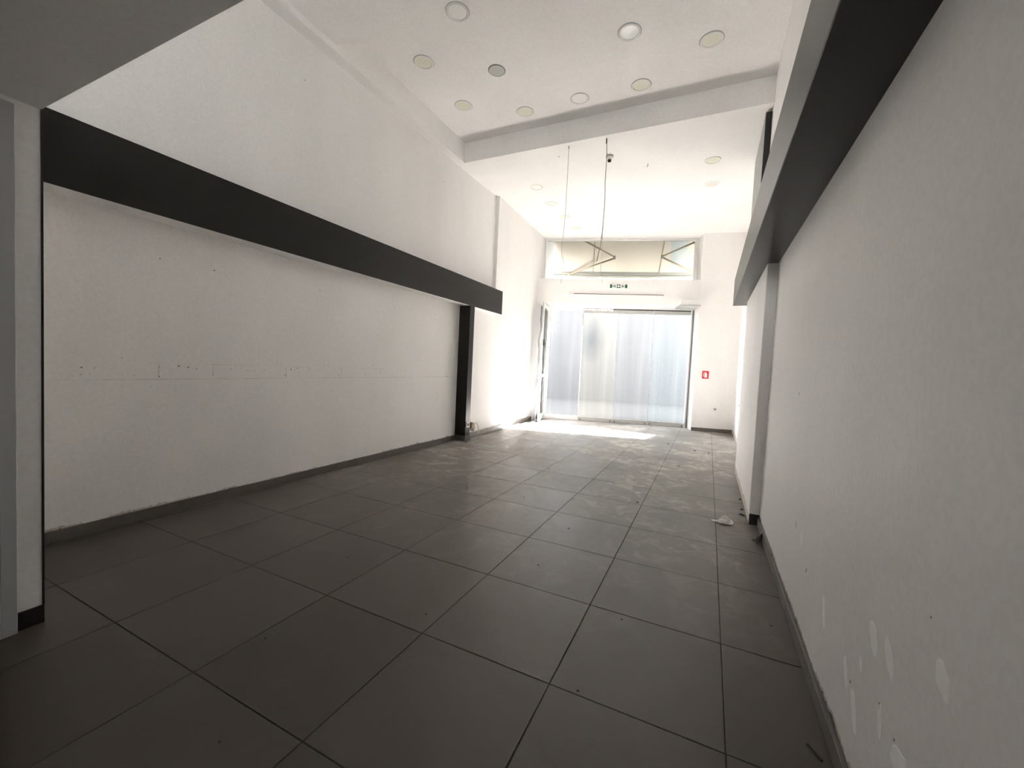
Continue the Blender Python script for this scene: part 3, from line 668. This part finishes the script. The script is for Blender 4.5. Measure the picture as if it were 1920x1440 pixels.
# pipe stub behind the post
t = tag(empty('pipe_stub', (-1.78, 4.28, 0.1)), 'white pipe stub with foam sleeve in the corner behind the post', 'pipe')
child(MB().tube([(-1.79, 4.26, 0.215), (-1.70, 4.26, 0.205)], 0.050, 16), 'foam_sleeve', M['foam'], t, smooth=False)
child(MB().tube([(-1.79, 4.27, 0.165), (-1.66, 4.27, 0.150)], 0.040, 16), 'pipe', M['pvc'], t)
child(MB().tube(smooth_pts([(-1.70, 4.34, 0.25), (-1.68, 4.38, 0.20), (-1.675, 4.40, 0.13), (-1.68, 4.38, 0.06)], 4), 0.010, 8), 'cable', M['pvc'], t, smooth=True)
o = MB().box(-1.79, -1.787, 4.20, 4.29, 0.25, 0.52).build('bare_patch', M['bare'], None); o.parent = wlf; o.location = o.location - wlf.location

# loose wire ends poking from the far right wall
for y, z, lb in ((5.1, 1.95, 'short wire end poking from the right wall below the beam end'), (5.4, 1.75, 'lower wire end poking from the far right wall'), (6.0, 0.72, 'lowest wire end poking from the far right wall')):
    o = MB().tube(smooth_pts([(2.2, y, z), (2.16, y-0.02, z+0.01), (2.13, y-0.03, z+0.03)], 3), 0.004, 6).build('wire_end', M['wire']); tag(o, lb, 'wire')

# ------------------------------------------------------------------ litter on the floor
def crumple(name, x, y, rx, ry, h, mat, label, cat, seed, group=None):
    rnd = random.Random(seed); mb = MB(); n, m = 11, 5; vs_ = [(x, y, h*rnd.uniform(.7, 1))]; fs = []
    for j in range(1, m+1):
        for k in range(n):
            a = 2*math.pi*k/n; f = j/m*(1+rnd.uniform(-.22, .22))
            vs_.append((x+rx*f*math.cos(a), y+ry*f*math.sin(a), 0.0045 if j == m else h*rnd.uniform(.25, 1)*(1-j/m*.7)+0.004))
    for k in range(n): fs.append((0, 1+k, 1+(k+1) % n))
    for j in range(m-1):
        for k in range(n): fs.append((1+j*n+k, 1+j*n+(k+1) % n, 1+(j+1)*n+(k+1) % n, 1+(j+1)*n+k))
    fs.append(tuple(1+(m-1)*n+k for k in range(n)))
    o = mb.add([(a, b, c) for a, b, c in vs_], [tuple(reversed(f)) for f in fs]).build(name, mat)
    return tag(o, label, cat, group)
crumple('paper_scrap', 1.875, 2.335, 0.060, 0.055, 0.075, M['paper'], 'crumpled white paper scrap on the tiles by the right wall strip', 'paper', 3)
crumple('paper_scrap', 1.805, 2.325, 0.045, 0.018, 0.012, M['paper'], 'small flat torn tail of paper beside the crumpled scrap', 'paper', 5)
CRUMBS = ['biggest dark crumb on the tiles, left of the paper scrap', 'dark crumb mid-floor on the tile row before the big crumb', 'tiny dark crumb on the middle tile in front of the room centre', 'tiny dark crumb on the dim tiles before the left wall', 'tiny dark crumb on the near centre tile', 'tiny dark crumb on the near left tile', 'tiny dark crumb by a tile joint right of centre', 'tiny dark crumb on the near tile next to the right wall', 'tiny dark crumb touching the lowest tile joint right of centre', 'small dark crumb mid-floor, left of the room axis', 'dark smudge-like crumb on the tiles towards the left wall', 'large dark crumb just before the right tip of the sunlit patch', 'small crumb on the far tiles below the sunlit patch', 'small crumb on the far tiles in the middle of the room', 'dark crumb at the foot of the charcoal post', 'tiny crumb at the bottom edge, left of centre', 'tiny crumb between the big crumb and the paper scrap', 'tiny crumb on the tiles behind the big crumb', 'dark crumb on the far right tiles before the fire sign wall', 'dark crumb on the far tiles nearest the right wall', 'small crumb on the right tiles beyond the paper scrap', 'small crumb on the left of centre beyond mid-floor']
for k, (x, y, s) in enumerate(((1.157, 2.437, .013), (0.798, 1.498, .009), (0.814, 0.846, .007), (-0.218, 0.332, .006), (0.53, 0.115, .006), (0.053, -0.357, .006), (1.368, 0.549, .006), (2.025, 0.868, .006), (1.307, 0.015, .006),
                               (0.213, 1.985, .007), (-0.362, 1.923, .010), (1.13, 5.965, .02), (0.822, 5.066, .010), (0.194, 4.248, .011), (-1.60, 3.90, .018), (0.384, -0.722, .005), (1.477, 2.65, .006), (0.62, 2.2, .007),
                               (1.55, 5.6, .02), (1.75, 5.55, .015), (1.4, 4.3, .012), (0.05, 3.1, .010))):
    crumple('crumb', x, y, s, s*0.75, s*0.8, M['crumb'], CRUMBS[k], 'crumb', 40+k, 'dark crumbs on the floor tiles')
for k, (x, y) in enumerate(((2.022, 2.774), (2.008, 2.62), (2.026, 3.12))):
    crumple('plaster_lump', x, y, (0.014, 0.026, 0.012)[k], (0.012, 0.010, 0.022)[k], 0.014, M['crumb'], ['middle dark plaster lump at the foot of the right wall strip', 'nearest dark plaster lump at the foot of the right wall strip', 'farthest dark plaster lump at the foot of the right wall strip'][k], 'plaster lump', 80+k, 'dark plaster lumps by the wall strip')
o = MB().hexa([(2.062, 1.98, 0.004), (2.10, 2.06, 0.004), (2.104, 2.056, 0.004), (2.068, 1.975, 0.004), (2.072, 1.99, 0.055), (2.104, 2.06, 0.075), (2.108, 2.056, 0.075), (2.078, 1.985, 0.055)]).build('skirting_shard', M['skirt'])
tag(o, 'broken skirting shard leaning against the near right wall', 'shard')
o = MB().tube(smooth_pts([(2.04, 2.03, 0.008), (2.06, 2.0, 0.02), (2.08, 2.02, 0.05), (2.075, 2.05, 0.03)], 4), 0.003, 6).build('wire_scrap', M['dark']); tag(o, 'bent dark wire scrap beside the broken skirting shard', 'wire')
o = MB().tube([(2.045, 0.165, 0.0065), (2.075, 0.115, 0.0065)], 0.0035, 6).build('twig', M['crumb']); tag(o, 'short dark stick on the floor at the lower right corner', 'stick')
o = MB().prism([(-0.95, 6.28), (-0.35, 6.42), (-0.352, 6.45), (-0.95, 6.31)], 0.0035, 0.009).build('wood_strip', M['wire']); tag(o, 'thin grey strip lying in the sunlit patch of floor', 'strip')

# ------------------------------------------------------------------ outside: awning, street, added gable opposite
aw = tag(empty('awning', F(0.3, 1.3, 3.6)), 'beige fabric awning with folding arms seen through the high window', 'awning')
A0s, A1s = -1.775, 2.75
ZT, ZBAR = 5.08, 3.70
def aw_pt(s, o, dz=0.0): return F(s, o, ZT+(ZBAR-ZT)*(o-0.05)/1.25+dz)
seams = [A0s, -0.615, 1.02, A1s]
for a, b in zip(seams[:-1], seams[1:]):
    n = 9; mb = MB(); up = []; dn = []
    for q in range(2):
        for k in range(n):
            s = a+(b-a)*k/(n-1); p = aw_pt(s, 0.05 if q else 1.3); up.append(p); dn.append(p-Vector((0, 0, 0.002)))
    for lst in (up, dn):
        mb.add(lst, [(k, k+1, n+k+1, n+k) for k in range(n-1)])
    child(mb, 'fabric_panel', M['fabric'], aw)
for s in seams[1:-1]:
    child(MB().tube([aw_pt(s, 0.06, -0.012), aw_pt(s, 1.28, -0.012)], 0.011, 6), 'seam_rib', M['arm'], aw)
child(FB().fbox(A0s-0.02, A1s, 1.27, 1.345, 3.665, 3.735), 'front_bar', M['bar'], aw, bevel=0.008)
child(FB().fbox(A0s-0.02, A1s, 1.285, 1.33, 3.615, 3.655), 'lower_bar', M['bar'], aw, bevel=0.006)
child(FB().fbox(A0s, A1s, 1.300, 1.304, 3.585, 3.62), 'valance', M['fabric'], aw)
def arm(e, top, bot):
    child(MB().tube([top, e], 0.020, 10), 'upper_arm', M['arm'], aw, smooth=True)
    child(MB().tube([e+Vector((0, 0, -0.03)), bot], 0.020, 10), 'lower_arm', M['arm'], aw, smooth=True)
    child(MB().tube([e+Vector((0, 0, 0.028)), e+Vector((0, 0, -0.058))], 0.032, 12), 'elbow_joint', M['arm_white'], aw)
    child(MB().tube([bot+Vector((0, 0, 0.03)), bot+Vector((0, 0, -0.03))], 0.03, 10), 'bar_joint', M['arm_white'], aw)
arm(F(-0.126, 0.70, 3.955), F(-1.38, 0.05, 4.43), F(-1.23, 1.28, 3.655))
arm(F(0.988, 0.70, 3.975), F(2.03, 0.05, 4.335), F(2.02, 1.28, 3.665))
pp = [(1.17, 0.72, .68), (1.56, 0.72, .66), (1.60, 0.80, .64), (1.52, 1.10, .5), (1.45, 1.16, .5), (1.44, 1.20, .5), (1.37, 1.215, .5), (1.36, 1.175, .5), (1.27, 1.15, .5)]  # outline of a shadow on the awning, laid on as a coloured patch
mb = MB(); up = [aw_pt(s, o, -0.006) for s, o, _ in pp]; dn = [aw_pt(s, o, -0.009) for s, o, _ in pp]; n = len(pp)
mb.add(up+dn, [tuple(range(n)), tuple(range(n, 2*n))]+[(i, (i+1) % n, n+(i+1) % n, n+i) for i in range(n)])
o = child(mb, 'shadow_patch', M['shadow_patch'], aw); o['label'] = 'pale grey-blue shadow painted on the fabric'

struct(FB().fbox(-14, 16, 0.10, 7.2, -0.16, -0.02).build('ground', M['pavement']), 'pale street paving outside the doors')
bd = tag(empty('added_building', F(4, 7.0, 0)), 'plain gable wall added across the street, roofline shaped to cut the sunlight', 'added_building')
prof = [(-14, 0), (15, 0), (15, 5.9), (12.6, 6.95), (5.85, 9.51), (2.26, 8.16), (-1.0, 6.94), (-1.3, 6.90), (-1.3, 4.3), (-14, 4.3)]  # roofline set to cut the far edge of the sunlit floor
n = len(prof); f0 = [F(s, 7.0, z-0.1) for s, z in prof]; f1 = [F(s, 11.0, z-0.1) for s, z in prof]
child(MB().add(f0+f1, [tuple(range(n)), tuple(range(n, 2*n))]+[(i, (i+1) % n, n+(i+1) % n, n+i) for i in range(n)]), 'added_gable_wall', M['outside_wall'], bd)
for a, b in ((6, 5), (4, 3)):
    (sa, za), (sb, zb) = prof[a], ((5.85, 9.51) if a == 6 else (12.6, 6.95))
    sa, za = (-1.0, 6.94) if a == 6 else (5.85, 9.51)
    c = [F(sa, 7.0, za-0.14), F(sb, 7.0, zb-0.14), F(sb, 11, zb-0.14), F(sa, 11, za-0.14)]
    child(MB().hexa(c+[p+Vector((0, 0, 0.13)) for p in c]), 'added_roof_slope', M['roof'], bd)
